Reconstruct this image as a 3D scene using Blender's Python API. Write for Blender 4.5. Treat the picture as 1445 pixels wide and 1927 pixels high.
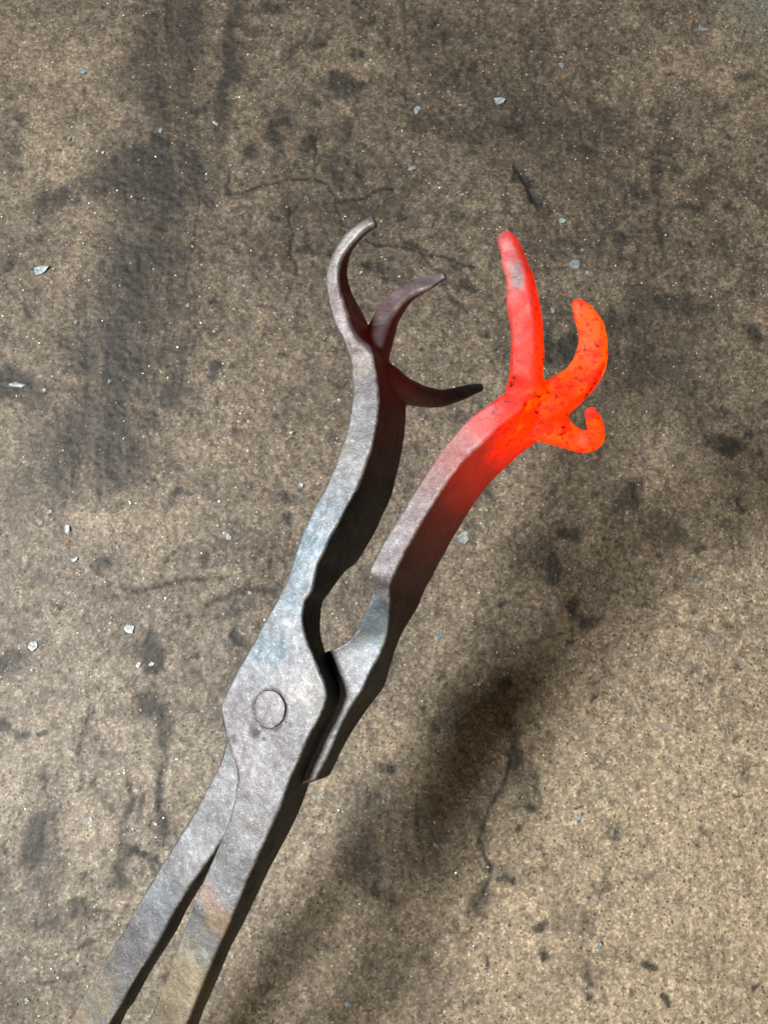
import bpy, bmesh, math, random
import numpy as np
from mathutils import Vector, Matrix, noise as mnoise

for o in list(bpy.data.objects):
    bpy.data.objects.remove(o)
scene = bpy.context.scene
COL = scene.collection
R = math.radians

# ------------------------------------------------------------------ camera
W, H = 1445.0, 1927.0                 # pixel frame of the photograph
TANV = 0.666                          # tan of half the vertical field of view
FPX = (H / 2) / TANV
TILT = R(12)
CAM = Vector((0, 0, 0.366))
cam_d = bpy.data.cameras.new('camera')
cam = bpy.data.objects.new('camera', cam_d)
COL.objects.link(cam)
cam.location = CAM
cam.rotation_euler = (TILT, 0, 0)
cam_d.sensor_fit = 'VERTICAL'
cam_d.sensor_height = 24
cam_d.lens = 12 / TANV
cam_d.clip_start = 0.01
cam_d.clip_end = 50
cam_d.dof.use_dof = True
cam_d.dof.focus_distance = 0.262
cam_d.dof.aperture_fstop = 40
scene.camera = cam
RC = Matrix.Rotation(TILT, 3, 'X')

def ray(px, py):
    return RC @ Vector(((px - W / 2) / FPX, -(py - H / 2) / FPX, -1.0))

def proj(p):
    q = RC.transposed() @ (p - CAM)
    return (W / 2 + FPX * q.x / -q.z, H / 2 - FPX * q.y / -q.z)

def floor_at(px, py):
    r = ray(px, py)
    return CAM + r * (-CAM.z / r.z)

# plane in which the tongs open: rolled to the left about their length
NRM = (RC @ Vector((-0.375, 0.16, 0.91))).normalized()
PIV = CAM + ray(509, 1334) * 0.25
MM = 0.001

def on_plane(px, py, h=0.0):
    r = ray(px, py)
    t = ((PIV - CAM).dot(NRM) + h * MM) / r.dot(NRM)
    return CAM + r * t

# ------------------------------------------------------------------ light
world = bpy.data.worlds.new('World')
scene.world = world
world.use_nodes = True
bg = world.node_tree.nodes['Background']
bg.inputs[0].default_value = (1.0, 0.86, 0.70, 1)
bg.inputs[1].default_value = 0.02

def area(name, target, direc, dist, size, power, color):
    d = bpy.data.lights.new(name, 'AREA')
    d.shape = 'DISK'
    d.size = size
    d.energy = power
    d.color = color
    o = bpy.data.objects.new(name, d)
    COL.objects.link(o)
    v = Vector(direc).normalized()
    o.location = Vector(target) + v * dist
    o.rotation_euler = v.to_track_quat('Z', 'Y').to_euler()
    return o
KEYDIR = RC @ Vector((-0.92, 0.22, 1.0))
area('doorway_light', (0.03, 0.0, 0.05), KEYDIR, 2.2, 0.58, 250, (1.0, 0.985, 0.965))
area('warm_fill', (0.10, -0.12, 0.0), (-0.5, -0.85, 1.0), 0.9, 0.5, 6.0, (1.0, 0.80, 0.52))  # unseen warm fill, added to lift the lower floor

scene.render.engine = 'CYCLES'
scene.view_settings.view_transform = 'Standard'
scene.view_settings.look = 'None'
scene.view_settings.exposure = 0
scene.view_settings.gamma = 1

# ------------------------------------------------------------------ helpers
def hash2(ix, iy, seed):
    n = (ix.astype(np.int64) * 374761393 + iy.astype(np.int64) * 668265263 + seed * 1274126177) & 0xffffffff
    n = ((n ^ (n >> 13)) * 1274126177) & 0xffffffff
    n = (n ^ (n >> 16)) & 0xffffff
    return n / float(0xffffff)

def vnoise(x, y, scale, seed):
    x = x / scale + 1000.37; y = y / scale + 1000.71
    ix = np.floor(x); iy = np.floor(y)
    fx = x - ix; fy = y - iy
    fx = fx * fx * (3 - 2 * fx); fy = fy * fy * (3 - 2 * fy)
    a = hash2(ix, iy, seed); b = hash2(ix + 1, iy, seed)
    c = hash2(ix, iy + 1, seed); d = hash2(ix + 1, iy + 1, seed)
    return (a * (1 - fx) + b * fx) * (1 - fy) + (c * (1 - fx) + d * fx) * fy

def fbm(x, y, scale, seed, oct=4, gain=0.55):
    s = np.zeros_like(x); a = 1.0; t = 0.0
    c, sn = math.cos(0.65), math.sin(0.65)
    for k in range(oct):
        s += a * vnoise(x, y, scale, seed + 17 * k); t += a
        a *= gain; scale *= 0.48
        x, y = c * x - sn * y, sn * x + c * y
    return s / t

def sstep(a, b, x):
    t = np.clip((x - a) / (b - a), 0, 1)
    return t * t * (3 - 2 * t)

class NT:
    """small node-tree builder"""
    def __init__(s, name):
        s.m = bpy.data.materials.new(name); s.m.use_nodes = True
        s.t = s.m.node_tree; s.n = s.t.nodes; s.b = s.n['Principled BSDF']
    def add(s, typ, ins=None, **kw):
        n = s.n.new(typ)
        for k, v in kw.items(): setattr(n, k, v)
        for k, v in (ins or {}).items(): s.put(n.inputs[k], v)
        return n
    def put(s, sock, v):
        if isinstance(v, bpy.types.NodeSocket): s.t.links.new(v, sock)
        else: sock.default_value = v
    def math(s, op, a, b=0.0, c=0.0, clamp=False):
        n = s.n.new('ShaderNodeMath'); n.operation = op; n.use_clamp = clamp
        s.put(n.inputs[0], a); s.put(n.inputs[1], b); s.put(n.inputs[2], c)
        return n.outputs[0]
    def ramp(s, fac, stops, interp='LINEAR'):
        n = s.n.new('ShaderNodeValToRGB'); n.color_ramp.interpolation = interp
        e = n.color_ramp.elements
        e[0].position = stops[0][0]; e[0].color = (*stops[0][1], 1)
        e[-1].position = stops[-1][0]; e[-1].color = (*stops[-1][1], 1)
        for p, c in stops[1:-1]:
            el = e.new(p); el.color = (*c, 1)
        s.put(n.inputs[0], fac); return n.outputs[0]
    def mix(s, blend, fac, a, b):
        n = s.n.new('ShaderNodeMix'); n.data_type = 'RGBA'; n.blend_type = blend
        s.put(n.inputs[0], fac); s.put(n.inputs[6], a); s.put(n.inputs[7], b)
        return n.outputs[2]
    def noise(s, vec, scale, detail=4, rough=0.6):
        return s.add('ShaderNodeTexNoise', {'Vector': vec, 'Scale': scale, 'Detail': detail, 'Roughness': rough}).outputs[0]

def link(name, me, mat, parent=None):
    o = bpy.data.objects.new(name, me)
    COL.objects.link(o)
    if mat: me.materials.append(mat)
    if parent: o.parent = parent
    return o

# ------------------------------------------------------------------ materials
def concrete_material():
    t = NT('concrete')
    co = t.add('ShaderNodeTexCoord').outputs['Object']
    att = t.add('ShaderNodeAttribute', attribute_name='tone').outputs['Color']
    soot = t.add('ShaderNodeAttribute', attribute_name='soot').outputs['Fac']
    # sand and small stones in the cement
    n1 = t.noise(co, 240, 5, 0.75)
    n2 = t.noise(co, 640, 4, 0.8)
    grain = t.math('ADD', t.math('MULTIPLY', n1, 0.38), t.math('MULTIPLY', n2, 0.62))
    g = t.ramp(grain, [(0.33, (0.30, 0.29, 0.28)), (0.44, (0.76, 0.75, 0.73)), (0.53, (1.04, 1.03, 1.02)), (0.66, (1.75, 1.7, 1.6))])
    col = t.mix('MULTIPLY', 1.0, att, g)
    vg = t.add('ShaderNodeTexVoronoi', {'Vector': co, 'Scale': 1050.0, 'Randomness': 1.0})
    sg = t.add('ShaderNodeSeparateColor', {'Color': vg.outputs['Color']}).outputs
    sand = t.ramp(sg[0], [(0.0, (0.50, 0.49, 0.47)), (0.35, (0.86, 0.86, 0.85)), (0.8, (1.12, 1.11, 1.09)), (1.0, (1.9, 1.84, 1.72))])
    col = t.mix('MULTIPLY', 0.68, col, sand)
    v = t.add('ShaderNodeTexVoronoi', {'Vector': co, 'Scale': 620.0, 'Randomness': 1.0})
    sel = t.add('ShaderNodeSeparateColor', {'Color': v.outputs['Color']}).outputs
    stone = t.math('MULTIPLY', t.math('GREATER_THAN', sel[0], 0.90),
                   t.math('LESS_THAN', v.outputs['Distance'], t.math('MULTIPLY_ADD', sel[1], 0.30, 0.06)))
    stonec = t.ramp(sel[2], [(0.0, (0.15, 0.125, 0.095)), (0.5, (0.21, 0.187, 0.15)), (0.8, (0.17, 0.118, 0.08)), (1.0, (0.27, 0.26, 0.245))])
    col = t.mix('MIX', t.math('MULTIPLY', stone, t.math('SUBTRACT', 0.85, t.math('MULTIPLY', soot, 0.72), clamp=True)), col, stonec)
    pit = t.math('MULTIPLY', t.math('LESS_THAN', sel[0], 0.11), t.math('LESS_THAN', v.outputs['Distance'], 0.32))
    col = t.mix('MIX', t.math('MULTIPLY', pit, 0.75), col, (0.010, 0.0088, 0.0075, 1))
    t.put(t.b.inputs['Base Color'], col)
    rough = t.math('MULTIPLY_ADD', n1, 0.35, 0.42)
    t.put(t.b.inputs['Roughness'], rough)
    t.b.inputs['Specular IOR Level'].default_value = 0.16
    hgt = t.math('ADD', t.math('MULTIPLY', n1, 0.9), t.math('ADD', t.math('MULTIPLY', n2, 0.5), t.math('MULTIPLY', stone, 0.3)))
    hgt = t.math('SUBTRACT', hgt, t.math('MULTIPLY', pit, 0.6))
    bmp = t.add('ShaderNodeBump', {'Strength': 0.55, 'Distance': 0.0007, 'Height': hgt})
    t.put(t.b.inputs['Normal'], bmp.outputs[0])
    return t.m

def steel_material():
    t = NT('forged_steel')
    co = t.add('ShaderNodeTexCoord').outputs['Object']
    base = t.add('ShaderNodeAttribute', attribute_name='tint').outputs['Color']
    heat = t.add('ShaderNodeAttribute', attribute_name='glow_level').outputs['Fac']
    n1 = t.noise(co, 300, 6, 0.75)
    n2 = t.noise(co, 1500, 4, 0.75)
    n3 = t.noise(co, 420, 3, 0.6)
    g = t.ramp(n1, [(0.30, (0.74, 0.73, 0.73)), (0.48, (0.97, 0.97, 0.97)), (0.68, (1.16, 1.16, 1.16))])
    col = t.mix('MULTIPLY', 1.0, base, g)
    g2 = t.ramp(n2, [(0.32, (0.62, 0.62, 0.62)), (0.5, (1, 1, 1)), (0.72, (1.35, 1.35, 1.33))])
    col = t.mix('MULTIPLY', 0.8, col, g2)
    t.put(t.b.inputs['Base Color'], col)
    cool = t.math('SUBTRACT', 1.0, t.math('MULTIPLY', heat, 1.1), clamp=True)
    t.put(t.b.inputs['Metallic'], t.math('MULTIPLY', cool, 0.6))
    t.put(t.b.inputs['Specular IOR Level'], t.math('MULTIPLY_ADD', cool, 0.30, 0.05))
    # flaked scale: thin darker plates with crisp edges, and small pits
    pl = t.noise(co, 120, 5, 0.68)
    plate = t.ramp(pl, [(0.0, (1, 1, 1)), (0.52, (1, 1, 1)), (0.535, (0.84, 0.84, 0.86)), (1.0, (0.90, 0.89, 0.90))])
    col = t.mix('MULTIPLY', 0.8, col, plate)
    fn = t.noise(co, 700, 5, 0.8)
    pit = t.math('MULTIPLY', t.math('LESS_THAN', fn, 0.35), 1.0)
    col = t.mix('MIX', t.math('MULTIPLY', pit, 0.6), col, (0.025, 0.022, 0.022, 1))
    spk = t.ramp(t.noise(co, 1000, 4, 0.8), [(0.56, (0, 0, 0)), (0.66, (1, 1, 1))])
    col = t.mix('MIX', t.math('MULTIPLY', spk, t.math('MULTIPLY', cool, 0.5)), col, (0.12, 0.122, 0.125, 1))
    t.put(t.b.inputs['Base Color'], col)
    t.put(t.b.inputs['Roughness'], t.math('MULTIPLY_ADD', n3, 0.36, 0.30))
    hgt = t.math('ADD', n1, t.math('ADD', t.math('MULTIPLY', n2, 0.45), t.math('MULTIPLY', n3, 0.5)))
    hgt = t.math('SUBTRACT', hgt, t.math('ADD', t.math('MULTIPLY', t.math('GREATER_THAN', pl, 0.53), 0.12), t.math('MULTIPLY', pit, 0.5)))
    bmp = t.add('ShaderNodeBump', {'Strength': 0.34, 'Distance': 0.0005, 'Height': hgt})
    t.put(t.b.inputs['Normal'], bmp.outputs[0])
    # glow: darker where loose scale sits on the hot metal
    sp = t.noise(co, 480, 4, 0.65)
    big = t.noise(co, 75, 3, 0.6)
    dark = t.math('ADD', t.math('MULTIPLY', t.math('SUBTRACT', 0.46, sp, clamp=True), 3.4),
                  t.math('MULTIPLY', t.math('SUBTRACT', 0.47, big, clamp=True), 1.6))
    hh = t.math('SUBTRACT', heat, t.math('MULTIPLY', dark, t.math('MULTIPLY', t.math('SUBTRACT', heat, 0.62, clamp=True), 2.6)), clamp=True)
    em = t.ramp(hh, [(0.0, (0, 0, 0)), (0.18, (0.010, 0.0005, 0.0002)), (0.38, (0.06, 0.0025, 0.0006)),
                     (0.58, (0.30, 0.006, 0.0006)), (0.76, (0.95, 0.016, 0.0005)), (0.90, (1.0, 0.034, 0.0)), (1.0, (1.0, 0.105, 0.001))])
    t.put(t.b.inputs['Emission Color'], em)
    t.b.inputs['Emission Strength'].default_value = 1.3
    return t.m

def flake_material():
    t = NT('scale_flake')
    co = t.add('ShaderNodeTexCoord').outputs['Object']
    rnd = t.add('ShaderNodeObjectInfo').outputs['Random']
    n = t.noise(co, 500, 4, 0.6)
    c = t.ramp(n, [(0.3, (0.058, 0.073, 0.079)), (0.5, (0.105, 0.128, 0.136)), (0.7, (0.155, 0.178, 0.184))])
    c = t.mix('MULTIPLY', 1.0, c, t.ramp(rnd, [(0, (0.6, 0.62, 0.64)), (1, (1.15, 1.12, 1.06))]))
    t.put(t.b.inputs['Base Color'], c)
    t.b.inputs['Metallic'].default_value = 0.2
    t.b.inputs['Roughness'].default_value = 0.45
    b = t.add('ShaderNodeBump', {'Strength': 0.4, 'Distance': 0.0003, 'Height': n})
    t.put(t.b.inputs['Normal'], b.outputs[0])
    return t.m

def grit_material():
    t = NT('grit')
    a = t.add('ShaderNodeAttribute', attribute_name='tone').outputs['Color']
    t.put(t.b.inputs['Base Color'], a)
    t.b.inputs['Roughness'].default_value = 0.3
    t.b.inputs['Metallic'].default_value = 0.3
    return t.m

M_CON = concrete_material(); M_ST = steel_material(); M_FL = flake_material(); M_GR = grit_material()

# ------------------------------------------------------------------ floor
def axis(lo, hi, step, far):
    mid = list(np.arange(lo, hi, step))
    a = []; s = step; x = lo
    while x > -far: s *= 1.35; x -= s; a.append(x)
    b = []; s = step; x = mid[-1]
    while x < far: s *= 1.35; x += s; b.append(x)
    return np.array(a[::-1] + mid + b)

# stains and painted shadow on the concrete: pixel x, y, half sizes along/across, angle, strength
STAINS_SHADE = [
 (885,1335,90,55,-30,.30),(830,1470,75,110,20,.18),(960,1205,90,70,-30,.15),(730,1640,80,90,20,.2),(330,170,62,260,3,.36),(290,420,85,200,5,.34),(240,690,95,190,14,.36),(430,140,16,220,2,.4),(150,900,150,60,-20,.35),(60,1600,60,200,8,.3),(640,330,130,200,0,.22),(850,130,160,140,0,.2),(1050,250,160,120,0,.22),(1250,650,130,110,0,.3),(1080,640,70,60,0,.4),  # first four paint in the tongs' cast shadow band, mixed with stain
 (300,90,70,150,5,.55),(285,330,110,75,0,.75),(270,560,85,150,6,.70),(225,690,90,75,20,.75),(180,800,130,60,-25,.55),(150,880,110,70,-20,.45),
 (424,120,14,130,3,.6),(350,40,40,70,0,.45),(110,375,60,25,-25,.6),(30,215,22,14,0,.6),(20,285,25,50,0,.45),(20,725,45,32,0,.65),(60,740,60,30,0,.4),
 (645,160,29,26,0,.75),(533,229,19,17,0,.7),(515,255,16,14,0,.65),(482,285,16,18,0,.75),(543,281,7,7,0,.9),(516,411,14,10,0,.75),(553,395,15,13,0,.8),
 (655,235,7,34,8,.55),(598,270,5,36,0,.45),(640,300,8,70,0,.4),(560,95,9,40,25,.5),(600,88,18,8,0,.55),(510,15,35,12,0,.7),(670,10,10,8,0,.8),
 (705,503,22,17,20,.8),(790,470,28,9,15,.8),(870,535,22,17,0,.75),(855,500,16,10,0,.6),(675,570,14,6,20,.5),(960,235,13,18,0,.6),(990,360,8,40,-25,.75),
 (975,330,16,22,0,.55),(800,230,40,16,10,.5),(860,250,50,20,0,.4),(1192,352,22,16,20,.8),(1239,330,9,30,0,.65),(1243,420,8,90,0,.55),(1165,446,13,10,0,.8),
 (1290,378,14,8,20,.8),(1320,390,10,12,0,.6),(1395,145,20,15,0,.6),(1260,235,18,20,0,.6),(1110,290,20,12,0,.5),(1060,650,42,34,0,.75),(1010,640,30,25,0,.5),(1150,600,50,18,0,.6),(1260,575,80,17,0,.65),
 (1200,690,60,40,0,.4),(1362,832,32,24,0,.8),(1352,768,22,14,0,.7),(1300,780,40,40,0,.4),(1180,940,36,24,-30,.75),(1072,992,30,18,0,.75),(1005,1030,50,60,0,.35),(1085,1135,18,26,0,.7),
 (1110,1170,14,20,30,.6),(960,1290,10,11,0,.9),(1125,1305,11,9,0,.85),(1035,1070,20,30,0,.5),(910,900,14,40,-25,.5),(1250,1000,50,30,20,.35),(1375,1020,25,40,0,.35),(1240,1100,60,20,25,.35),
 (283,1230,20,40,0,.75),(265,1215,25,25,0,.5),(445,1197,11,22,-25,.7),(20,1245,22,28,0,.7),(18,1365,15,16,0,.8),(45,1380,14,10,0,.7),(85,1495,7,45,0,.65),(80,1570,42,55,10,.55),(160,1380,11,70,5,.6),
 (300,1370,16,60,-3,.7),(275,1335,30,25,0,.5),(309,1490,9,50,-5,.8),(240,1480,9,20,0,.6),(238,1560,13,70,-4,.8),(225,1650,22,30,0,.7),(300,1560,16,28,0,.6),(275,1610,30,7,30,.6),(130,1720,70,22,-15,.6),
 (95,1650,40,25,0,.45),(175,1700,30,8,10,.5),(90,1845,14,6,0,.9),(175,1775,14,8,0,.7),(130,1840,24,12,0,.4),(340,720,26,60,0,.5),(405,700,14,16,0,.7),(345,935,18,10,0,.6),(205,1065,30,16,0,.6),(215,1110,60,22,0,.4),
 (545,935,22,12,0,.5),(540,980,14,12,0,.6),(470,940,12,9,0,.6),(430,1150,70,8,-15,.5),(690,1330,14,10,0,.5),(740,1250,30,20,0,.3),(725,1450,22,14,0,.55),(705,1500,10,25,20,.4),(735,1690,26,22,0,.7),(705,1680,14,12,0,.6),
 (965,1410,14,50,0,.5),(905,1580,13,50,0,.55),(890,1700,18,30,20,.45),(1010,1520,10,14,-30,.5),(1005,1745,16,9,-20,.75),(1035,1805,9,12,0,.9),(1150,1560,20,14,30,.5),(1125,1660,24,10,-15,.55),(1215,1820,28,10,30,.55),
 (1120,1830,26,18,10,.45),(1080,1740,50,35,0,.4),(1000,1480,24,60,-20,.35),(700,1560,70,120,-15,.4),(760,1830,120,90,0,.35),(820,1590,60,90,0,.3),(1420,1560,12,12,0,.5),(1320,1560,14,6,40,.4)]
CRACKS = [
 ([(430,360),(470,356),(520,345),(560,338),(590,333),(620,350),(640,375),(690,370),(740,350)],3.0,.85),
 ([(436,322),(432,345),(440,358)],2.2,.7),([(600,260),(597,300),(594,335)],2.2,.7),([(632,375),(640,400),(645,430)],2.4,.6),
 ([(548,395),(553,440),(549,475),(556,505)],2.6,.75),([(690,450),(740,462),(800,478),(870,492),(895,500)],3.2,.8),([(800,480),(815,505),(830,520)],2.2,.6),
 ([(820,520),(850,560),(880,590)],2.0,.5),([(970,310),(985,345),(1008,390)],4,.7),([(375,380),(372,440),(358,490),(347,540)],2.6,.5),
 ([(230,1110),(270,1105),(310,1098),(345,1090),(390,1085),(430,1084)],3.4,.75),([(310,1058),(325,1045),(338,1035)],2.4,.6),([(385,1140),(430,1126),(470,1112),(545,1106)],5,.7),([(330,1165),(360,1158),(390,1155)],2,.5),
 ([(960,1420),(955,1470),(935,1500),(920,1530),(903,1580),(912,1620),(918,1650),(905,1690),(880,1720)],3.4,.65),([(1190,1130),(1240,1150),(1280,1172),(1340,1190)],2.4,.45),([(1005,1480),(1020,1500),(1030,1520)],2.6,.6),
 ([(940,1230),(1000,1210),(1060,1190),(1090,1165)],2.4,.4),([(1140,1110),(1200,1120),(1270,1150)],2.2,.45),([(1175,280),(1220,295),(1260,310)],2.2,.4),([(755,0),(765,40),(770,120),(762,200)],3,.4),
 ([(1190,1090),(1200,1120),(1198,1140)],2.4,.6),([(10,520),(60,600),(120,650)],2.2,.3),([(165,460),(200,470),(245,475)],2.2,.4),([(1320,600),(1360,560),(1400,520)],2.2,.35),([(1160,300),(1130,330),(1060,345)],2,.35),
 ([(252,1600),(275,1612),(293,1640)],4,.6),([(1020,1600),(1035,1640),(1060,1680)],2.2,.4),([(170,1465),(190,1500),(215,1530)],2.6,.5)]

_r = random.Random(77)
for _ in range(330):      # drips and spatter
    q = _r.choice((3, 4, 4, 5, 6, 7, 9, 12))
    STAINS_SHADE.append((_r.uniform(-60, 1500), _r.uniform(-60, 1990), q * _r.uniform(.8, 1.5), q * _r.uniform(.7, 1.2), _r.uniform(0, 180), _r.uniform(.3, .75)))

def build_floor():
    xs = axis(-0.27, 0.27, 0.00085, 2.0)
    ys = axis(-0.21, 0.47, 0.00085, 2.2)
    X, Y = np.meshgrid(xs, ys)
    x = X.ravel(); y = Y.ravel()
    n = x.size
    # displaced coordinates give blots and cracks ragged edges
    wx = x + (fbm(x, y, 0.012, 5, 4) - 0.5) * 0.014
    wy = y + (fbm(x, y, 0.012, 91, 4) - 0.5) * 0.014
    soot = np.zeros(n)  # holds the stains and the painted shadow band
    mott = fbm(x, y, 0.006, 33, 4, 0.7)
    for (px, py, a, b, ang, s) in STAINS_SHADE:
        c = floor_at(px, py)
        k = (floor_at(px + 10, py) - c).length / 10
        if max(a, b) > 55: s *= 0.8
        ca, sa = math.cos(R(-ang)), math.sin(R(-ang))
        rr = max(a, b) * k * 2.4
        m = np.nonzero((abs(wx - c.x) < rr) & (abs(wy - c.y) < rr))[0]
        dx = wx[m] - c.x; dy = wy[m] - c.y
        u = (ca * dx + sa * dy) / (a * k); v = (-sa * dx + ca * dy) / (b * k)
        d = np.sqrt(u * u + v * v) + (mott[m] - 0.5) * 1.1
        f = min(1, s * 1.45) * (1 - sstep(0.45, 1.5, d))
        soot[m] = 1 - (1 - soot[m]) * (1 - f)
    cr = np.zeros(n)
    for pts, wpx, s in CRACKS:
        P = [floor_at(*p) for p in pts]
        k = (floor_at(pts[0][0] + 10, pts[0][1]) - P[0]).length / 10
        jx = x + (wx - x) * 0.45; jy = y + (wy - y) * 0.45
        for A, B in zip(P[:-1], P[1:]):
            w = wpx * k
            m = np.nonzero((jx > min(A.x, B.x) - 6 * w) & (jx < max(A.x, B.x) + 6 * w) & (jy > min(A.y, B.y) - 6 * w) & (jy < max(A.y, B.y) + 6 * w))[0]
            ex, ey = B.x - A.x, B.y - A.y
            tt = np.clip(((jx[m] - A.x) * ex + (jy[m] - A.y) * ey) / (ex * ex + ey * ey), 0, 1)
            d = np.hypot(jx[m] - A.x - tt * ex, jy[m] - A.y - tt * ey) / w * (0.55 + 0.9 * mott[m])
            cr[m] = np.maximum(cr[m], s * (1 - sstep(0.1, 1.7, d)))
            soot[m] = np.maximum(soot[m], 0.45 * s * (1 - sstep(0.5, 4.5, d)))
    # worn patches plus light falloff painted into the tone, brightest at lower right
    p1 = floor_at(1330, 1650); p2 = floor_at(100, 1500); p3 = floor_at(1320, 150); p4 = floor_at(120, 330)
    def blob(p, r): return np.exp(-(((x - p.x) ** 2 + (y - p.y) ** 2) / (r * r)))
    worn = np.clip(1.0 * blob(p1, 0.17) + 0.62 * blob(p2, 0.12) + 0.30 * blob(p3, 0.05) + 0.34 * blob(p4, 0.07) + 0.25 * blob(floor_at(330, 900), 0.09), 0, 1)
    big = fbm(x, y, 0.075, 7, 5, 0.6)
    med = fbm(x, y, 0.018, 71, 5, 0.65)
    fine = fbm(x, y, 0.0030, 131, 3, 0.8)
    t = 0.24 + 0.66 * worn + 0.62 * (big - 0.5) + 0.55 * (med - 0.5) + 0.75 * (fine - 0.5)
    t = np.clip(t, 0, 1)
    dark_tone = np.array([0.0235, 0.0195, 0.0148]); tan = np.array([0.138, 0.112, 0.079]); mid = np.array([0.068, 0.0558, 0.0408])
    c = np.where(t[:, None] < 0.5, dark_tone + (mid - dark_tone) * (t[:, None] / 0.5), mid + (tan - mid) * ((t[:, None] - 0.5) / 0.5))
    gy = (0.45 * blob(p2, 0.14))[:, None]; lum = c.mean(1, keepdims=True)
    c = c * (1 - gy) + lum * np.array([1.04, 1.0, 0.93]) * gy          # greyer around the lower left
    pale = (0.30 * blob(floor_at(1400, 1250), 0.10) + 0.22 * blob(floor_at(1100, 1850), 0.10))[:, None]
    c = c * (1 - pale) + np.array([0.150, 0.126, 0.092]) * pale * (0.6 + 0.8 * fine[:, None])
    # speckled blots of soot and oil
    blot = sstep(0.60, 0.74, fbm(x, y, 0.010, 301, 3, 0.6)) * 0.32 + sstep(0.66, 0.78, fbm(x, y, 0.0045, 411, 2)) * 0.4
    streak = fbm(x + 0.10 * y, y * 0.13, 0.0055, 511, 4, 0.65)
    soot = np.clip(soot * (0.72 + 0.5 * fine) * np.clip(0.1 + 2.0 * streak, 0, 1.5), 0, 1)
    soot = 1 - (1 - soot) * (1 - blot * (1 - 0.5 * worn))
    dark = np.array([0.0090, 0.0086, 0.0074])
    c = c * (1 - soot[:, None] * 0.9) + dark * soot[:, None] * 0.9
    gp = floor_at(1440, 10)
    gw = np.exp(-(((x - gp.x) ** 2 + (y - gp.y) ** 2) / 0.022 ** 2))[:, None] * 0.6
    c = c * (1 - gw) + np.array([0.062, 0.070, 0.058]) * gw
    c = c * (1 - 0.78 * cr[:, None])
    z = (fbm(x, y, 0.03, 19, 4) - 0.5) * 0.0016 + (fine - 0.5) * 0.0008 + (fbm(x, y, 0.0019, 207, 2) - 0.5) * 0.0005 - cr * 0.0006
    edge = (np.abs(x) > 0.4) | (y < -0.35) | (y > 0.6)
    z[edge] *= 0.3
    co = np.stack([x, y, z], 1).astype(np.float32)
    nx, ny = len(xs), len(ys)
    I = np.arange(n).reshape(ny, nx)
    q = np.stack([I[:-1, :-1], I[:-1, 1:], I[1:, 1:], I[1:, :-1]], -1).reshape(-1, 4).astype(np.int32)
    me = bpy.data.meshes.new('floor')
    me.vertices.add(n); me.vertices.foreach_set('co', co.ravel())
    me.loops.add(q.size); me.loops.foreach_set('vertex_index', q.ravel())
    me.polygons.add(len(q)); me.polygons.foreach_set('loop_start', np.arange(0, q.size, 4, dtype=np.int32))
    me.update(calc_edges=True)
    me.polygons.foreach_set('use_smooth', np.ones(len(q), dtype=bool))
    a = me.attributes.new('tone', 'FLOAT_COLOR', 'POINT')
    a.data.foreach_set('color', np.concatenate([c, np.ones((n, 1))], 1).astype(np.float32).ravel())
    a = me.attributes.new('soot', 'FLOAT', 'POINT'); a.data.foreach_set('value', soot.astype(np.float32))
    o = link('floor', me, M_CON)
    o['kind'] = 'structure'
    o['label'] = 'worn brown concrete floor with soot stains and hairline cracks'
    Z = z.reshape(ny, nx)
    def zat(px, py):
        i = min(max(int(np.searchsorted(xs, px)), 1), nx - 2); j = min(max(int(np.searchsorted(ys, py)), 1), ny - 2)
        return float(Z[j - 1:j + 2, i - 1:i + 2].max())
    return zat
ZAT = build_floor()

# ------------------------------------------------------------------ tongs
tongs = bpy.data.objects.new('blacksmith_tongs', None)
COL.objects.link(tongs)
tongs.location = PIV
tongs['label'] = 'forged steel tongs with three-pronged claw jaws, one jaw glowing red hot'
tongs['category'] = 'tongs'

def catmull(pts, sub):
    out = []
    n = len(pts)
    for i in range(n - 1):
        p0 = pts[max(i - 1, 0)]; p1 = pts[i]; p2 = pts[i + 1]; p3 = pts[min(i + 2, n - 1)]
        for k in range(sub):
            t = k / sub
            out.append(0.5 * ((2 * p1) + (p2 - p0) * t + (2 * p0 - 5 * p1 + 4 * p2 - p3) * t * t + (3 * p1 - p0 - 3 * p2 + p3) * t ** 3))
    out.append(pts[-1].copy())
    return out

def seg_d(p, a, b):
    ex, ey = b[0] - a[0], b[1] - a[1]
    t = max(0, min(1, ((p[0] - a[0]) * ex + (p[1] - a[1]) * ey) / (ex * ex + ey * ey + 1e-9)))
    return math.hypot(p[0] - a[0] - t * ex, p[1] - a[1] - t * ey)

def thickness(Rp, line, lo=2, hi=34):
    best = (1e9, lo)
    t = lo
    while t <= hi:
        q = proj(Rp - NRM * (t * MM))
        d = min(seg_d(q, a, b) for a, b in zip(line[:-1], line[1:]))
        if d < best[0]: best = (d, t)
        t += 0.25
    return best[1]

def loft_rings(bm, rings):
    vs = [[bm.verts.new(p) for p in r] for r in rings]
    k = len(rings[0])
    for a, b in zip(vs[:-1], vs[1:]):
        for i in range(k):
            bm.faces.new((a[i], a[(i + 1) % k], b[(i + 1) % k], b[i]))
    bm.faces.new(vs[0][::-1]); bm.faces.new(vs[-1])

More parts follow.
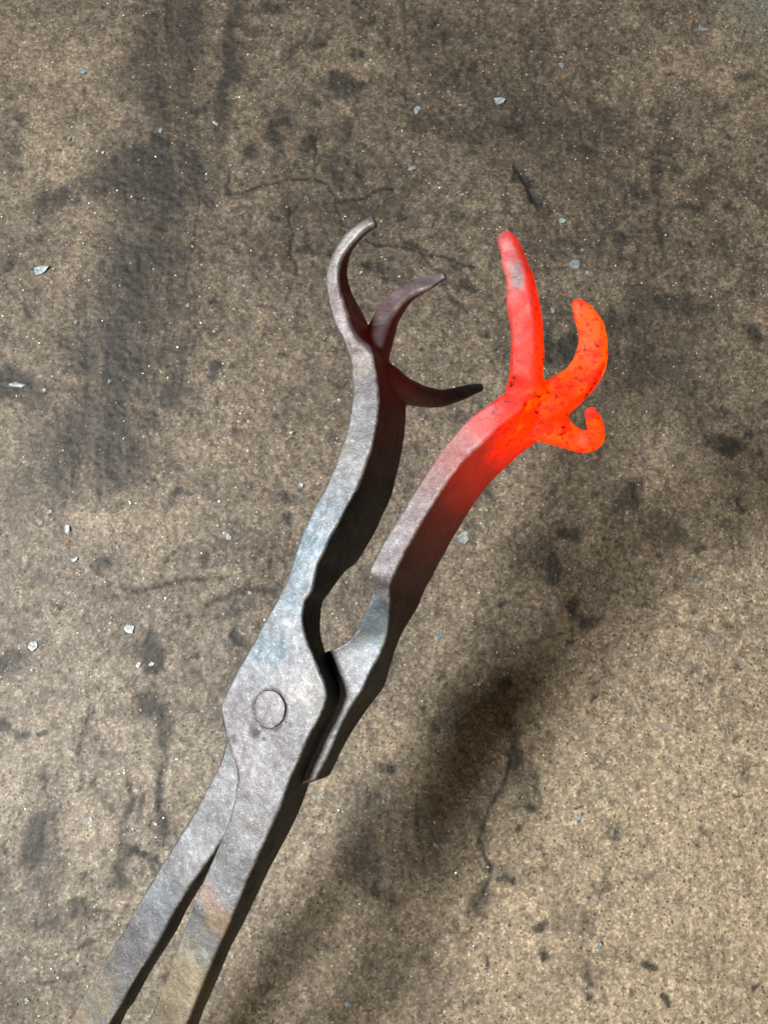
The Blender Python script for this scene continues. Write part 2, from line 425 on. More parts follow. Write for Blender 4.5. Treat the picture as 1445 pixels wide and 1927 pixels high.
def bar(bm, stations, sub=4, line=None, lo=2, hi=34, cham=0.0):
    """stations: (Lx,Ly, Rx,Ry, h[, thickness mm]); lit face L-R, side face goes down the plane normal"""
    rows = []
    for s in stations:
        L = on_plane(s[0], s[1], s[4]); Rr = on_plane(s[2], s[3], s[4])
        th = s[5] if len(s) > 5 else thickness(Rr, line, lo, hi)
        rows.append([L, Rr, th])
    if line:
        th = [r[2] for r in rows]
        for i in range(len(rows)):
            if len(stations[i]) <= 5:
                rows[i][2] = (th[max(i - 1, 0)] + 2 * th[i] + th[min(i + 1, len(th) - 1)]) / 4
    Ls = catmull([r[0] for r in rows], sub); Rs = catmull([r[1] for r in rows], sub)
    T = catmull([Vector((r[2], 0, 0)) for r in rows], sub)
    rings = []
    for L, Rr, t in zip(Ls, Rs, T):
        d = NRM * (-t.x * MM)
        wv = Rr - L
        e = min(cham * MM, wv.length * 0.3, t.x * MM * 0.3)
        u = wv.normalized() * e; v = -NRM * e
        if cham:
            bl = float(sstep(1470, 1560, proj(Rr)[1])) * 0.0008
            mid = Rr + d * 0.42 + wv.normalized() * bl
            rings.append([L + u, Rr - u, Rr + v, mid, Rr + d - v + wv.normalized() * bl * 0.6, Rr + d - u, L + d + u, L + d - v, L + v])
        else:
            rings.append([L, Rr, Rr + d, L + d])
    loft_rings(bm, rings)

def tube(bm, pts, sub=5, k=14, sq=0.0, flat=1.0):
    """pts: (px, py, radius px, h mm). Tapered round or squarish rod."""
    C = []; RA = []
    for (px, py, r, h) in pts:
        c = on_plane(px, py, h)
        depth = -(RC.transposed() @ (c - CAM)).z
        C.append(c); RA.append(Vector((r * depth / FPX, 0, 0)))
    Cs = catmull(C, sub); Rs = catmull(RA, sub)
    rings = []
    up = NRM.copy()
    for i, c in enumerate(Cs):
        tg = (Cs[min(i + 1, len(Cs) - 1)] - Cs[max(i - 1, 0)]).normalized()
        up = (up - tg * up.dot(tg)).normalized()
        sd = tg.cross(up)
        r = Rs[i].x
        ring = []
        for j in range(k):
            a = 2 * math.pi * j / k
            ca, sa = math.cos(a), math.sin(a)
            f = 1 / max((abs(ca) ** (2 + sq) + abs(sa) ** (2 + sq)) ** (1 / (2 + sq)), 1e-6)
            ring.append(c + (sd * ca + up * sa * flat) * r * f)
        rings.append(ring)
    tg = (Cs[-1] - Cs[-2]).normalized()
    r = Rs[-1].x
    for f, q in ((0.8, 0.25), (0.4, 0.4)):
        rings.append([Cs[-1] + tg * r * q + (p - Cs[-1]) * f for p in rings[len(Cs) - 1]])
    loft_rings(bm, rings)
    return Cs

# ---- stations read off the photograph
A_BAR = [
 (120,2310,196,2330,-4,8),(200,2115,272,2132,-3.5,8),(278,1927,345,1942,-2,8.5),(307,1857,372,1875,-1.5,9),(332,1789,402,1804,-1,9),(350,1745,423,1757,-.5),(368,1699,440,1717,0),(386,1652,461,1665,0),(408,1601,485,1612,0),
 (430,1548,509,1560,0),(442,1500,532,1508,0),(448,1455,551,1456,0),(436,1418,567,1420,0),(425,1385,582,1385,0),(416,1340,602,1348,0),(419,1316,614,1316,0),(430,1293,612,1292,0),
 (446,1262,600,1262,0),(460,1238,591,1235,0),(485,1195,578,1205,0),(501,1165,571,1182,0),(515,1140,570,1157,0),(529,1116,574,1130,0),(540,1095,586,1112,0),(547,1070,592,1090,0),
 (553,1048,597,1064,0),(560,1027,606,1045,0),(573,993,623,1010,0),(588,962,640,979,0),(602,936,656,948,0),(620,900,677,909,0),(634,866,690,870,0),(645,836,700,842,0),(655,800,710,795,0),
 (662,755,713,760,0),(664,722,711,722,0),(662,693,706,692,0)]
A_LINE = [(393,1927),(433,1814),(462,1724),(516,1616),(546,1560),(580,1478),(595,1444),(612,1403),(630,1368),(641,1327),(636,1301),(627,1269),(622,1260),(612,1226),(603,1192),(604,1156),(611,1125),(622,1106),(655,1070),(673,1063),(705,1003),(732,948),(746,898),(757,851),(763,796),(763,756),(757,684)]
A_PALM = [(664,722,711,722,0),(661,690,706,690,0),(654,660,701,660,0),(650,642,696,645,-1)]
A_PALM_LINE = [(763,790),(763,756),(762,715),(758,684),(751,662),(746,640),(746,620)]
A_P2_LINE = [(746,660),(746,640),(748,615),(759,596),(773,574),(795,552),(820,535),(837,524)]
A_P1 = [(658,680,704,668,0),(649,652,692,646,0.5),(642,637,674,630,1),(626,602,659,600,2),(616,566,647,566,3),(611.5,530,639,531,4),(614,505,639,502,5),(619,488,643,486,5.5),(631,462,652,471,6),(650,437,667,452,6.5),(675,418,689,431,7),(699,404,707,422,7)]
A_P1_LINE = [(722,640),(694,611),(679,597),(666,575),(658,552),(655,524),(656.5,496),(663,474),(680,453),(698,437),(711,426)]
A_P2 = [(674,655,716,664,-7),(683,627,722,641,-9),(692,606,729,619,-11),(705,585,739,598,-12),(720,564,752,578,-13),(739,545,767,563,-14),(765,529,787,550,-15),(796,519,811,540,-16),(824,512,832,526,-17),(834,511,839,522,-17)]
A_P3 = [(720,690,15,-11),(738,712,20,-16),(763,734,22,-24),(795,746,18,-34),(830,749,14.5,-44),(861,742,12.5,-53),(888,733,9,-60),(904,729,6.5,-64)]
B_BAR = [
 (-30,2300,40,2325,-7,8),(55,2095,125,2115,-7,8),(132,1927,197,1942,-7,8.5),(156,1879,224,1897,-7,8.5),(192,1821,259,1834,-7,8.5),(228,1760,296,1776,-7,8.5),(260,1706,327,1717,-7,8.5),(293,1648,360,1664,-7.2,8.5),(331,1586,402,1605,-7.6,8.5),(368,1526,446,1545,-8.4,8.5),
 (398,1468,500,1500,-9.4,8.5),(415,1436,582,1472,-9.6,11),(424,1405,599,1455,-9.7,11),(432,1370,627,1400,-9.7,11),(445,1325,659,1331,-9.7),(480,1282,682,1298,-9.7),(530,1250,696,1268,-9.7),(580,1235,709,1243,-9.7),
 (618,1226,720,1220,-9.6),(652,1207,728,1194,-9),(673,1183,732,1168,-7.5),(684,1155,733,1147,-6),(699,1124,733,1128,-4),(703,1105,732,1108,-2.5),(698,1084,736,1090,-.6),(697,1069,747,1070,0),
 (715,1031,760,1045,0),(733,1002,779,1012,0),(753,970,800,975,0),(776,930,822,937,0),(800,892,848,898,0),(828,851,877,863,0),(858,816,910,831,0),(892,780,938,804,0),(933,752,975,776,0),(956,732,988,757,0)]
B_LINE = [(583,1479),(627,1464),(642,1444),(665,1400),(694,1348),(729,1278),(740,1234),(749,1199),(776,1162),(797,1121),(817,1081),(840,1034),(863,996),(892,953),(921,912),(968,871),(1009,847),(1038,835)]
B_PALM = [(945,742,984,765,0),(962,722,994,748,0),(985,706,1016,738,-1),(1005,705,1034,735,-5)]
B_PALM_LINE = [(1009,847),(1038,836),(1055,832),(1072,800),(1082,780)]
B_P1 = [(978,768,28,-7),(986,738,31,-6),(991,700,29.5,-5),(991,655,27.5,-3),(989,607,27.5,-1),(984,569,26,1),(977,525,23,3),(965,483,19.5,5),(954,455,14.5,6),(950,444,10.5,6)]
B_P2 = [(1000,775,30,-12),(1040,752,35,-14),(1079,727,31.5,-16),(1106,689,29,-17),(1115,650,26,-16),(1111,619,23.5,-14),(1099,591,18,-11),(1087,573,11,-9),(1083,567,7,-8.5)]
B_P3 = [(1000,790,32,-16),(1033,803,30,-20),(1061,818,24,-24),(1087,828,20,-26),(1110,829,18,-25),(1122,814,15,-21),(1117,794,13.5,-15),(1110,778,11.5,-9),(1109,771,11,-8)]

VOX = 0.0005
def fuse(bm):
    me = bpy.data.meshes.new('raw'); 
    bmesh.ops.recalc_face_normals(bm, faces=bm.faces[:])
    bm.to_mesh(me); bm.free()
    o = bpy.data.objects.new('raw', me); COL.objects.link(o)
    m = o.modifiers.new('r', 'REMESH'); m.mode = 'VOXEL'; m.voxel_size = VOX; m.adaptivity = 0
    m = o.modifiers.new('s', 'SMOOTH'); m.factor = 0.5; m.iterations = 2
    dg = bpy.context.evaluated_depsgraph_get()
    res = bpy.data.meshes.new_from_object(o.evaluated_get(dg))
    bpy.data.objects.remove(o)
    return res

def centres(st):
    return [((on_plane(s[0], s[1], s[4]) + on_plane(s[2], s[3], s[4])) / 2) - NRM * 0.005 for s in st]

def forge(bars, tubes, lines):
    bm = bmesh.new()
    for st, ln, ch in bars: bar(bm, st, 4, ln, cham=ch)
    for t in tubes: tube(bm, t[0], sq=t[1], flat=t[2])
    return fuse(bm)

def polydist(P, pts):
    d = np.full(len(P), 1e9)
    for a, b in zip(pts[:-1], pts[1:]):
        a = np.array(a); b = np.array(b); e = b - a
        t = np.clip(((P - a) @ e) / (e @ e), 0, 1)
        d = np.minimum(d, np.linalg.norm(P - a - t[:, None] * e, axis=1))
    return d

def mnoise3(P, scale, off):
    f = mnoise.noise
    o = Vector((off, off * 1.7, off * 0.3))
    return np.array([f(Vector(p) / scale + o) for p in P])

def tint_blobs(P, base, blobs):
    c = np.tile(np.array(base), (len(P), 1))
    nz = mnoise3(P, 0.006, 3.1); nz2 = mnoise3(P, 0.0017, 8.1)
    for (px, py, h, r, colr, s) in blobs:
        q = np.array(on_plane(px, py, h))
        d = np.linalg.norm(P - q, axis=1) / (r * MM) + nz * 0.55
        w = (s * (1 - sstep(0.1, 1.25, d + nz2 * 0.45)))[:, None]
        c = c * (1 - w) + np.array(colr) * w
    q = P - np.array(PIV); n = np.array(NRM); hgt = q @ n
    rad = np.linalg.norm(q - hgt[:, None] * n, axis=1)
    ring = ((1 - sstep(0.0003, 0.0010, np.abs(rad - 0.0062) + nz * 0.0004)) * 0.85 * (np.abs(hgt) < 0.002))[:, None]
    c = c * (1 - ring) + np.array(DK) * ring
    c = c * (1 + 0.45 * mnoise3(P, 0.016, 12.7) + 0.30 * nz)[:, None]
    return np.clip(c, 0.004, 1)

GREY = (0.03732, 0.0387, 0.04126); BLUE = (0.02587, 0.03929, 0.04872); MAUVE = (0.03773, 0.02633, 0.02845); BROWN = (0.02173, 0.01671, 0.01588); WARM = (0.08501, 0.07017, 0.04369); RUST = (0.05349, 0.03008, 0.01839); BRIGHT = (0.07352, 0.07016, 0.06347); DK = (0.006, 0.0045, 0.004)
A_TINT = [(555,1060,0,26,BLUE,.75),(500,1215,0,11,BLUE,.8),(600,960,0,14,BLUE,.5),(660,800,0,18,GREY,.4),(655,660,0,14,MAUVE,.8),(630,580,2,16,MAUVE,.75),(620,520,4,11,MAUVE,.5),(650,440,6,12,BRIGHT,.5),(760,560,-14,22,tuple(1.45 * v for v in MAUVE),.8),(800,530,-15,10,tuple(1.3 * v for v in MAUVE),.6),(840,745,-44,26,tuple(1.8 * v for v in BROWN),.85),(685,684,0,5.5,BRIGHT,.9),
 (640,850,0,9,BRIGHT,.35),(560,1300,0,10,BRIGHT,.35),(450,1400,0,10,MAUVE,.35),(478,1378,0,1.9,DK,.95),(441,1391,0,1.9,DK,.95),(497,1390,0,1.4,DK,.9),(486,1380,0,1.5,DK,.9),(548,1366,0,1.5,DK,.5),(462,1410,0,1.2,DK,.6),(445,1330,0,9,MAUVE,.3),
 (390,1685,0,4.4,(0.08124, 0.05188, 0.04061),.8),(412,1735,0,6,(0.08663, 0.05848, 0.0351),.85),(405,1770,0,4,RUST,.35),(350,1850,-1,18,WARM,.95),(330,1920,-1,16,WARM,.95),(470,1480,0,9,MAUVE,.3),(540,1420,0,8,MAUVE,.3),(420,1640,0,8,GREY,.5),(380,1780,0,7,BLUE,.35),(470,1550,0,12,(0.04848, 0.04681, 0.04596),.5),
 (596,1075,0,4,BRIGHT,.5)]
B_TINT = [(700,1160,-6,17,BLUE,.85),(660,1220,-9.7,10,GREY,.6),(725,1085,0,8,(0.04848, 0.0451, 0.04429),.7),(770,1000,0,18,MAUVE,.5),(850,860,0,22,(0.0451, 0.03343, 0.03343),.7),(640,1290,-9.7,8,GREY,.6),
 (380,1500,-9,12,(0.03343, 0.03343, 0.03593),.6),(330,1600,-8,14,GREY,.4),(290,1690,-7,9,BLUE,.3),(265,1750,-7,8,(0.02507, 0.02591, 0.02841),.7),(230,1800,-7,9,(0.03008, 0.02925, 0.02757),.6),(190,1850,-7,12,WARM,.6),(160,1910,-7,10,WARM,.6),(150,1920,-7,3,RUST,.4)]

def split(me, regions, tintf, heatf, mat, blend=()):
    """cut the fused forging into its named parts; regions: list of (key, centre line points)"""
    nv = len(me.vertices)
    co = np.empty(nv * 3, np.float32); me.vertices.foreach_get('co', co); co = co.reshape(-1, 3).astype(float)
    nr = np.empty(nv * 3, np.float32); me.vertices.foreach_get('normal', nr); nr = nr.reshape(-1, 3)
    # the prongs are drawn out of the palm: blend their roots smoothly
    ne = len(me.edges); ev = np.empty(ne * 2, np.int32); me.edges.foreach_get('vertices', ev); ev = ev.reshape(-1, 2)
    if len(blend):
        w = np.zeros(nv)
        for c, r, k in blend: w = np.maximum(w, k * (1 - sstep(0.5, 1.0, np.linalg.norm(co - np.array(c), axis=1) / r)))
        deg = np.bincount(ev.ravel(), minlength=nv)[:, None]
        for it in range(46):
            acc = np.zeros((nv, 3))
            for ax in range(3):
                acc[:, ax] = np.bincount(ev[:, 0], co[ev[:, 1], ax], nv) + np.bincount(ev[:, 1], co[ev[:, 0], ax], nv)
            co = co + (acc / deg - co) * (0.6 * w)[:, None]
        me.vertices.foreach_set('co', co.astype(np.float32).ravel()); me.update()
        nr = np.empty(nv * 3, np.float32); me.vertices.foreach_get('normal', nr); nr = nr.reshape(-1, 3)
    # how convex the surface is: arrises are rubbed bright
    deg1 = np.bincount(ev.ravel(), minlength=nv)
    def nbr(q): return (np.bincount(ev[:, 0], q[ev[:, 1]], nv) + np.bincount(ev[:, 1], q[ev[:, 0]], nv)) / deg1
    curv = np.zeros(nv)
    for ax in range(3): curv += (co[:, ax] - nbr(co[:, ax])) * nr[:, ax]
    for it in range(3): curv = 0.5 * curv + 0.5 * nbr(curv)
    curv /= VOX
    # hammered, scaled surface
    d = hot_dents(co) + mnoise3(co, 0.011, 1.3) * 0.00030 + mnoise3(co, 0.0045, 7.7) * 0.00009 + mnoise3(co, 0.0018, 5.2) * 0.00004
    co = co + nr * (d[:, None] + 0.00018)
    me.vertices.foreach_set('co', co.astype(np.float32).ravel()); me.update()
    nr2 = np.empty(nv * 3, np.float32); me.vertices.foreach_get('normal', nr2); nr2 = nr2.reshape(-1, 3)
    tint = tintf(co); heat = heatf(co)
    wn = mnoise3(co, 0.007, 2.2) + 0.6 * mnoise3(co, 0.0022, 6.6)
    wear = (sstep(0.02, 0.09, curv) * sstep(-0.35, 0.45, wn) * 0.55)[:, None]
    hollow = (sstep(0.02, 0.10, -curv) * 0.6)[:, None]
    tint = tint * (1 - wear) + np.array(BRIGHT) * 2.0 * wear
    tint = tint * (1 - hollow) + np.array(DK) * hollow       # darker in the inside corners
    tint = tint * (1 - 0.88 * sstep(0.55, 0.82, heat))[:, None]      # thick black scale where it was hottest
    nf = len(me.polygons)
    tot = np.empty(nf, np.int32); me.polygons.foreach_get('loop_total', tot)
    lv = np.empty(len(me.loops), np.int32); me.loops.foreach_get('vertex_index', lv)
    st = np.concatenate([[0], np.cumsum(tot)[:-1]])
    fc = np.add.reduceat(co[lv], st, axis=0) / tot[:, None]
    D = np.stack([polydist(fc, pts) for _, pts in regions], 1)
    reg = D.argmin(1)
    out = {}
    for ri, (key, _) in enumerate(regions):
        fi = np.nonzero(reg == ri)[0]
        faces = [lv[st[f]:st[f] + tot[f]] for f in fi]
        flat = np.concatenate(faces)
        used, inv = np.unique(flat, return_inverse=True)
        m = bpy.data.meshes.new(key)
        m.vertices.add(len(used)); m.vertices.foreach_set('co', (co[used] - np.array(PIV)).astype(np.float32).ravel())
        m.loops.add(len(flat)); m.loops.foreach_set('vertex_index', inv.astype(np.int32))
        m.polygons.add(len(fi)); m.polygons.foreach_set('loop_start', np.concatenate([[0], np.cumsum(tot[fi])[:-1]]).astype(np.int32))
        m.update(calc_edges=True)
        m.polygons.foreach_set('use_smooth', np.ones(len(fi), dtype=bool))
        m.normals_split_custom_set_from_vertices(nr2[used])
        a = m.attributes.new('tint', 'FLOAT_COLOR', 'POINT')
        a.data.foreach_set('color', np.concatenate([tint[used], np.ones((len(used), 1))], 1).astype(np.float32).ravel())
        a = m.attributes.new('glow_level', 'FLOAT', 'POINT'); a.data.foreach_set('value', heat[used].astype(np.float32))
        m.materials.append(mat)
        out[key] = m
    bpy.data.meshes.remove(me)
    return out

def hot_dents(P):
    # hammer facets: flats between soft ridges, stronger on the drawn-out prongs
    w = np.zeros(len(P))
    for pts in (A_P1, A_P2):
        w = np.maximum(w, 0.5 * (1 - sstep(0.006, 0.012, polydist(P, [np.array(q) for q in centres(pts)]))))
    for pts in (B_P1, B_P2, B_P3):
        w = np.maximum(w, 1 - sstep(0.006, 0.012, polydist(P, [np.array(on_plane(p[0], p[1], p[3])) for p in pts])))
    return w * (np.abs(mnoise3(P, 0.0075, 4.4)) * 0.0007 - 0.0002)

def tc(t): return [on_plane(p[0], p[1], p[3]) for p in t]

# half with the cool jaw (upper boss, right-hand handle)
meA = forge([(A_BAR, A_LINE, 0.4), (A_PALM, A_PALM_LINE, 0.5), (A_P1, A_P1_LINE, 0.8), (A_P2, A_P2_LINE, 0.9)], [(A_P3, 0.6, 1.0)], None)
cA = centres(A_BAR)
hotB = [tc(B_P1)[1:], tc(B_P2)[:], tc(B_P3)[:]]
def heatA(P):
    pa = np.array(on_plane(712, 650, -8))
    d = np.linalg.norm(P - pa, axis=1)
    return 0.22 * (1 - sstep(0.012, 0.055, d))
pA = split(meA, [('handle', cA[:12]), ('boss', cA[12:23]), ('jaw', cA[23:] + centres(A_PALM)[:3]),
                 ('prong_a', centres(A_P1)[2:]), ('prong_b', centres(A_P2)[2:]), ('prong_c', tc(A_P3)[2:])],
           lambda P: tint_blobs(P, GREY, A_TINT), heatA, M_ST,
           [(on_plane(725, 640, -10), 0.015, 1.0), (on_plane(745, 690, -14), 0.014, 1.0), (on_plane(700, 630, -5), 0.010, 1.0)])

# half with the hot jaw (lower boss, left-hand handle)
meB = forge([(B_BAR, B_LINE, 0.4), (B_PALM, B_PALM_LINE, 0.5)], [(B_P1, 3.0, 0.95), (B_P2, 3.0, 1.0), (B_P3, 2.2, 1.0)], None)
cB = centres(B_BAR)
def heatB(P):
    d = np.minimum.reduce([polydist(P, [np.array(q) for q in l]) for l in hotB])
    h = np.interp(d * 1000, [0, 7, 11, 16, 24, 37, 50, 75, 95], [1.0, 1.0, 0.88, 0.74, 0.62, 0.48, 0.30, 0.10, 0.0])
    # the long prong is cooling towards its tip; the far hook is hottest
    tip = np.array(on_plane(952, 440, 6)); h -= 0.22 * (1 - sstep(0.004, 0.045, np.linalg.norm(P - tip, axis=1)))
    n = mnoise3(P, 0.004, 9.0)
    pd = polydist(P, [np.array(on_plane(962, 500, 8.8)), np.array(on_plane(966, 514, 8.2)), np.array(on_plane(972, 532, 7.4))])
    h -= 0.42 * (1 - sstep(0.0002, 0.0028, pd + n * 0.0016 + mnoise3(P, 0.0015, 2.0) * 0.0007))
    p2 = np.array(on_plane(1112, 640, -14)); h += 0.12 * (1 - sstep(0.004, 0.02, np.linalg.norm(P - p2, axis=1)))
    d1 = polydist(P, [np.array(q) for q in hotB[0][1:]])
    h -= 0.09 * (1 - sstep(0.005, 0.009, d1)) * (h > 0.4)
    h += (0.10 * mnoise3(P, 0.008, 15.5) + 0.05 * mnoise3(P, 0.003, 16.1)) * sstep(0.4, 0.8, h)
    return np.clip(h * 0.93, 0, 1)
pB = split(meB, [('handle', cB[:11]), ('boss', cB[11:23]), ('jaw', cB[23:] + centres(B_PALM)[:3]),
                 ('prong_a', tc(B_P1)[1:]), ('prong_b', tc(B_P2)[2:]), ('prong_c', tc(B_P3)[2:])],
           lambda P: tint_blobs(P, GREY, B_TINT), heatB, M_ST,
           [(on_plane(1040, 755, -12), 0.016, 1.0), (on_plane(1045, 800, -18), 0.013, 1.0), (on_plane(1015, 725, -5), 0.011, 0.7)])

def put_half(p, labels):
    for key in ('handle', 'boss', 'jaw'):
        o = bpy.data.objects.new(key, p[key]); COL.objects.link(o); o.parent = tongs
        o['label'] = labels[key]
        if key == 'jaw': j = o
    for key in ('prong_a', 'prong_b', 'prong_c'):
        p[key].name = 'prong'
        o = bpy.data.objects.new('prong', p[key]); COL.objects.link(o); o.parent = j
        o['label'] = labels[key]
put_half(pA, {'handle': 'grey handle bar with tan and orange rust patches, running from the riveted boss',
              'boss': 'flat upper boss plate around the rivet', 'jaw': 'cool grey jaw with dull red inner side',
              'prong_a': 'tall curved cool prong with bright worn tip', 'prong_b': 'short middle cool prong', 'prong_c': 'dark lower prong in shade'})
put_half(pB, {'handle': 'grey handle bar emerging from under the upper boss', 'boss': 'lower boss plate behind the upper one, partly shaded',
              'jaw': 'jaw turning from grey to glowing red', 'prong_a': 'long red hot prong with a grey scale patch',
              'prong_b': 'thick orange hot hooked prong', 'prong_c': 'short orange hot prong curled up at its tip'})

def build_rivet():
    bm = bmesh.new()
    X = (on_plane(540, 1334) - on_plane(509, 1334)).normalized(); Yv = NRM.cross(X)
    r = 0.0060
    prof = [(1.0, -1.2), (1.0, 0.50), (0.985, 0.66), (0.93, 0.74), (0.6, 0.80), (0.35, 0.90), (0.12, 0.92)]
    random.seed(4)
    k = 56
    ph = [1 + 0.02 * math.sin(3 * a * 2 * math.pi / k + 1) + 0.012 * math.sin(7 * a * 2 * math.pi / k) for a in range(k)]
    rows = []
    for f, z in prof:
        row = []
        for a in range(k):
            t = 2 * math.pi * a / k
            p = (X * math.cos(t) * 0.97 + Yv * math.sin(t) * 1.03) * r * f * ph[a]
            dz = z * MM + 0.00030 * mnoise.noise(p * 420) * (f < 0.99)
            row.append(bm.verts.new(p + NRM * dz))
        rows.append(row)
    for a, b in zip(rows[:-1], rows[1:]):
        for i in range(k): bm.faces.new((a[i], a[(i + 1) % k], b[(i + 1) % k], b[i]))
    bm.faces.new(rows[-1])
    for f in bm.faces: f.smooth = True
    me = bpy.data.meshes.new('rivet'); bm.to_mesh(me); bm.free()
    n = len(me.vertices)
    a = me.attributes.new('tint', 'FLOAT_COLOR', 'POINT')
    a.data.foreach_set('color', np.tile([0.044, 0.042, 0.0435, 1], n).astype(np.float32))
    a = me.attributes.new('glow_level', 'FLOAT', 'POINT'); a.data.foreach_set('value', np.zeros(n, np.float32))
    o = link('rivet', me, M_ST, tongs)
    o['label'] = 'round flattened rivet head with a dark seam'
build_rivet()

# ------------------------------------------------------------------ loose scale on the floor
rng = random.Random(11)
def flake(px, py, a, b, ang, label, group=None, curl=0.0, tilt=6):
    c = floor_at(px, py)
    k = (floor_at(px + 10, py) - c).length / 10 * 0.92
    n = rng.randint(6, 9)
    out = []
    for i in range(n):
        t = 2 * math.pi * (i + rng.uniform(-.28, .28)) / n
        q = rng.uniform(0.55, 1.2)
        out.append((a * k * q * math.cos(t), b * k * q * math.sin(t)))
    th = rng.uniform(0.15, 0.3) * MM * (1 + a / 25)
    bm = bmesh.new()
    def zz(x, y): return curl * (x * x) / (a * k) + 0.00012 * mnoise.noise(Vector((x * 700, y * 700, px)))
    lo = [bm.verts.new((x, y, zz(x, y))) for x, y in out]
    up = [bm.verts.new((x * .96, y * .96, zz(x, y) + th)) for x, y in out]
    inn = [bm.verts.new((x * .5, y * .5, zz(x * .5, y * .5) + th * rng.uniform(0.9, 1.4))) for x, y in out]
    ctr = bm.verts.new((0, 0, th * 1.15))
    bm.faces.new(lo[::-1])
    for i in range(n):
        j = (i + 1) % n
        bm.faces.new((lo[i], lo[j], up[j], up[i])); bm.faces.new((up[i], up[j], inn[j], inn[i])); bm.faces.new((inn[i], inn[j], ctr))
    me = bpy.data.meshes.new('scale_flake'); bm.to_mesh(me); bm.free()
    o = link('scale_flake', me, M_FL)
    tx, ty = R(rng.uniform(-tilt, tilt)), R(rng.uniform(-tilt, tilt))
    o.rotation_euler = (tx, ty, R(-ang))
    z = max(ZAT(c.x + dx, c.y + dy) for dx in (-.5 * a * k, 0, .5 * a * k) for dy in (-.5 * b * k, 0, .5 * b * k))
    o.location = (c.x, c.y, z - 0.0001)
    o['label'] = label; o['category'] = 'flake'
    if group: o['group'] = group
NAMED = [
 (76,508,19,11,-15,'large pale grey notched flake on tan concrete near the long dark smear'),
 (154,134,13,7,0,'oval pale blue flake on brown concrete beside the top of the dark smear'),
 (405,232,11,4,40,'thin slanted sliver of grey scale at the right edge of the dark smear'),
 (941,190,17,11,-20,'ragged pale grey flake above the tip of the long red hot prong'),
 (1080,498,17,14,10,'broad blue-grey flake between the tips of the two hot prongs'),
 (1320,55,13,7,5,'dull oval grey flake in the pale corner of the floor'),
 (873,1010,15,15,0,'roundest thick pale flake beside the dull red side of the hot jaw'),
 (825,1195,10,8,30,'small crumbled blue-grey flake beside the neck of the hot jaw'),
 (245,1183,11,11,-30,'angular white flake with a raised corner beside a black stain'),
 (63,1216,10,12,30,'tilted pale blue flake with dark edge on bright concrete'),
 (138,1053,12,6,-15,'leaf-shaped white flake with one edge curled up'),
 (126,995,8,9,0,'pale flake lying just above the leaf-shaped curled flake'),
 (1088,1540,10,4,-60,'curled dark-edged sliver of scale on the bright tan concrete'),
 (1128,1778,8,7,-40,'small square pale flake beside black pits in the tan concrete'),
 (592,1497,9,7,10,'blue-grey flake close to the lower corner of the tongs boss'),
 (30,725,20,7,0,'long brownish flake on a black stain'),
 (1057,414,8,7,0,'small blue-grey flake above the broad flake between the hot prongs'),
 (784,207,8,10,20,'faint crumbled grey flake near the short dark streaks above the claws'),
]
for (px, py, a, b, ang, lab) in NAMED:
    flake(px, py, a, b, ang, lab, curl=0.25 if 'curled' in lab else 0.04, tilt=12 if ('tilted' in lab or 'raised' in lab) else 5)
SMALL = [(303,246,6,5),(131,260,5,6),(161,236,4,4),(195,288,4,4),(144,606,6,5),(354,575,5,6),(1056,122,6,8),(775,318,6,8),(887,309,4,4),(95,964,5,6),(78,985,5,4),(222,1030,6,5),(567,913,6,5),(725,1490,6,4),(733,1500,4,6),(722,1508,5,5),(727,1543,7,5),(819,1589,6,7),
 (655,1890,6,7),(785,760,5,4),(680,514,5,4),(500,1885,5,4),(172,1541,5,5),(1310,1092,7,5),(1040,585,8,6),(1070,540,6,6),(1105,512,6,5),(1095,470,5,4),(430,1012,7,6),(1047,1128,4,6),(85,735,5,6),(207,718,5,5),(1180,965,4,4),(262,302,4,3),
 (549,815,5,4),(1338,1205,6,5),(1362,1375,6,4),(1119,1482,6,5),(1141,1560,6,5),(1105,1648,5,4),(955,1766,4,4),(1125,1690,5,4),(740,1170,4,4),(600,910,3,4),(285,1250,6,5),(262,1252,5,5),(160,1745,4,4),(55,1805,6,5),(52,1880,5,5),(1275,1600,4,4),
 (540,1120,4,3),(470,1115,5,5),(925,985,6,3),(915,1000,3,6),(1240,1370,6,5),(1180,1490,4,4)]
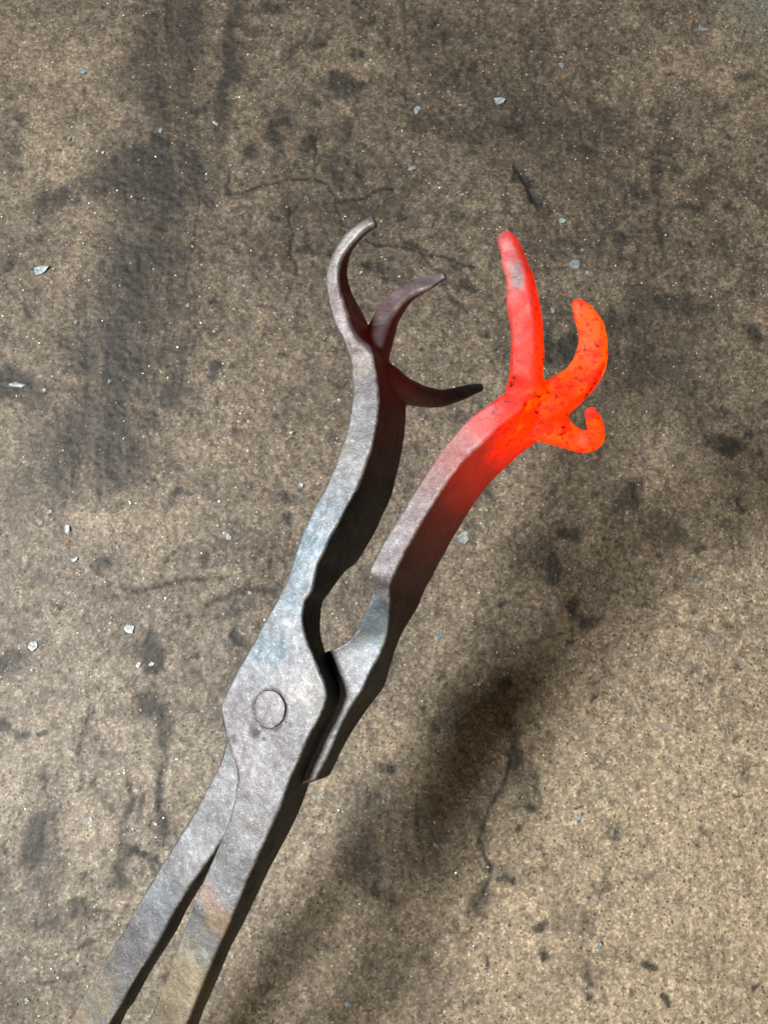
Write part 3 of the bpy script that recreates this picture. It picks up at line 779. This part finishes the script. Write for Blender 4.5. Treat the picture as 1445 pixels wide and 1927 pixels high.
LAND = [('the long dark smear on the floor', [(290,200),(280,350),(270,560),(230,700)]), ('the tip of the tall cool prong', [(700,405),(690,500)]), ('the short middle cool prong', [(830,520)]),
 ('the tip of the long hot prong', [(948,380),(880,300),(1050,120)]), ('the hooked hot prong', [(1090,520),(1050,590)]), ('the shaded lower cool prong', [(800,760)]), ('the round thick flake by the hot jaw', [(873,1010),(925,985)]),
 ('the leaf-shaped curled flake', [(138,1053),(95,964),(222,1030)]), ('the black stain with the angular white flake', [(275,1240)]), ('the lower corner of the boss', [(600,1470),(730,1500)]), ('the long winding crack', [(920,1580),(820,1590)]),
 ('the curled sliver on bright concrete', [(1088,1540),(1140,1560)]), ('the handle with rust patches', [(460,1880),(650,1890)]), ('the plain handle under the upper boss', [(120,1760),(172,1541)]), ('the outside of the cool jaw', [(570,910),(430,1012),(540,1115)]),
 ('the black pits in the tan concrete', [(1128,1740),(955,1766)]), ('the faint cracks in the worn bright concrete', [(1310,1100),(1340,1300),(1240,1370),(1275,1600)]), ('the neck of the hot jaw', [(740,1170)])]
for (px, py, a, b) in SMALL:
    who = min(LAND, key=lambda l: min(math.hypot(px - q[0], py - q[1]) for q in l[1]))[0]
    flake(px, py, a, b, rng.uniform(0, 180), 'tiny pale grey scale flake near ' + who, 'tiny scale flakes near ' + who, curl=0.05, tilt=9)

def build_grit():
    V = []; F = []; Cc = []
    rg = random.Random(5)
    for i in range(2600):
        if rg.random() < 0.55:
            px = rg.triangular(-100, 1500, 60); py = rg.triangular(-100, 2050, 1400)
        else:
            px = rg.uniform(-150, 1600); py = rg.uniform(-150, 2080)
        c = floor_at(px, py)
        s = rg.choice((0.18, 0.22, 0.28, 0.35, 0.5)) * MM * rg.uniform(0.7, 1.2)
        z = ZAT(c.x, c.y)
        b = len(V)
        rot = Matrix.Rotation(rg.uniform(0, 6.28), 3, 'Z') @ Matrix.Rotation(rg.uniform(-.5, .5), 3, 'X')
        e = (rg.uniform(.7, 1.6), rg.uniform(.6, 1.2), rg.uniform(.25, .6))
        for q in ((1, 0, 0), (0, 1, 0), (-1, .2, 0), (0.1, -1, 0), (0.2, 0.1, 1), (0, 0, -1)):
            p = rot @ Vector((q[0] * e[0], q[1] * e[1], q[2] * e[2])) * s
            V.append((c.x + p.x, c.y + p.y, z + s * 0.15 + p.z))
        for j in range(4):
            F.append((b + j, b + (j + 1) % 4, b + 4)); F.append((b + (j + 1) % 4, b + j, b + 5))
        g = rg.random()
        colr = (0.24, 0.26, 0.27) if g < .4 else (0.24, 0.21, 0.17) if g < .75 else (0.11, 0.09, 0.07) if g < .85 else (0.05, 0.045, 0.04)
        Cc += [colr + (1,)] * 6
    me = bpy.data.meshes.new('grit'); me.from_pydata(V, [], F)
    a = me.attributes.new('tone', 'FLOAT_COLOR', 'POINT')
    a.data.foreach_set('color', np.array(Cc, np.float32).ravel())
    o = link('grit', me, M_GR)
    o['kind'] = 'stuff'; o['label'] = 'fine glinting grit and scale dust on the concrete'; o['category'] = 'grit'
build_grit()
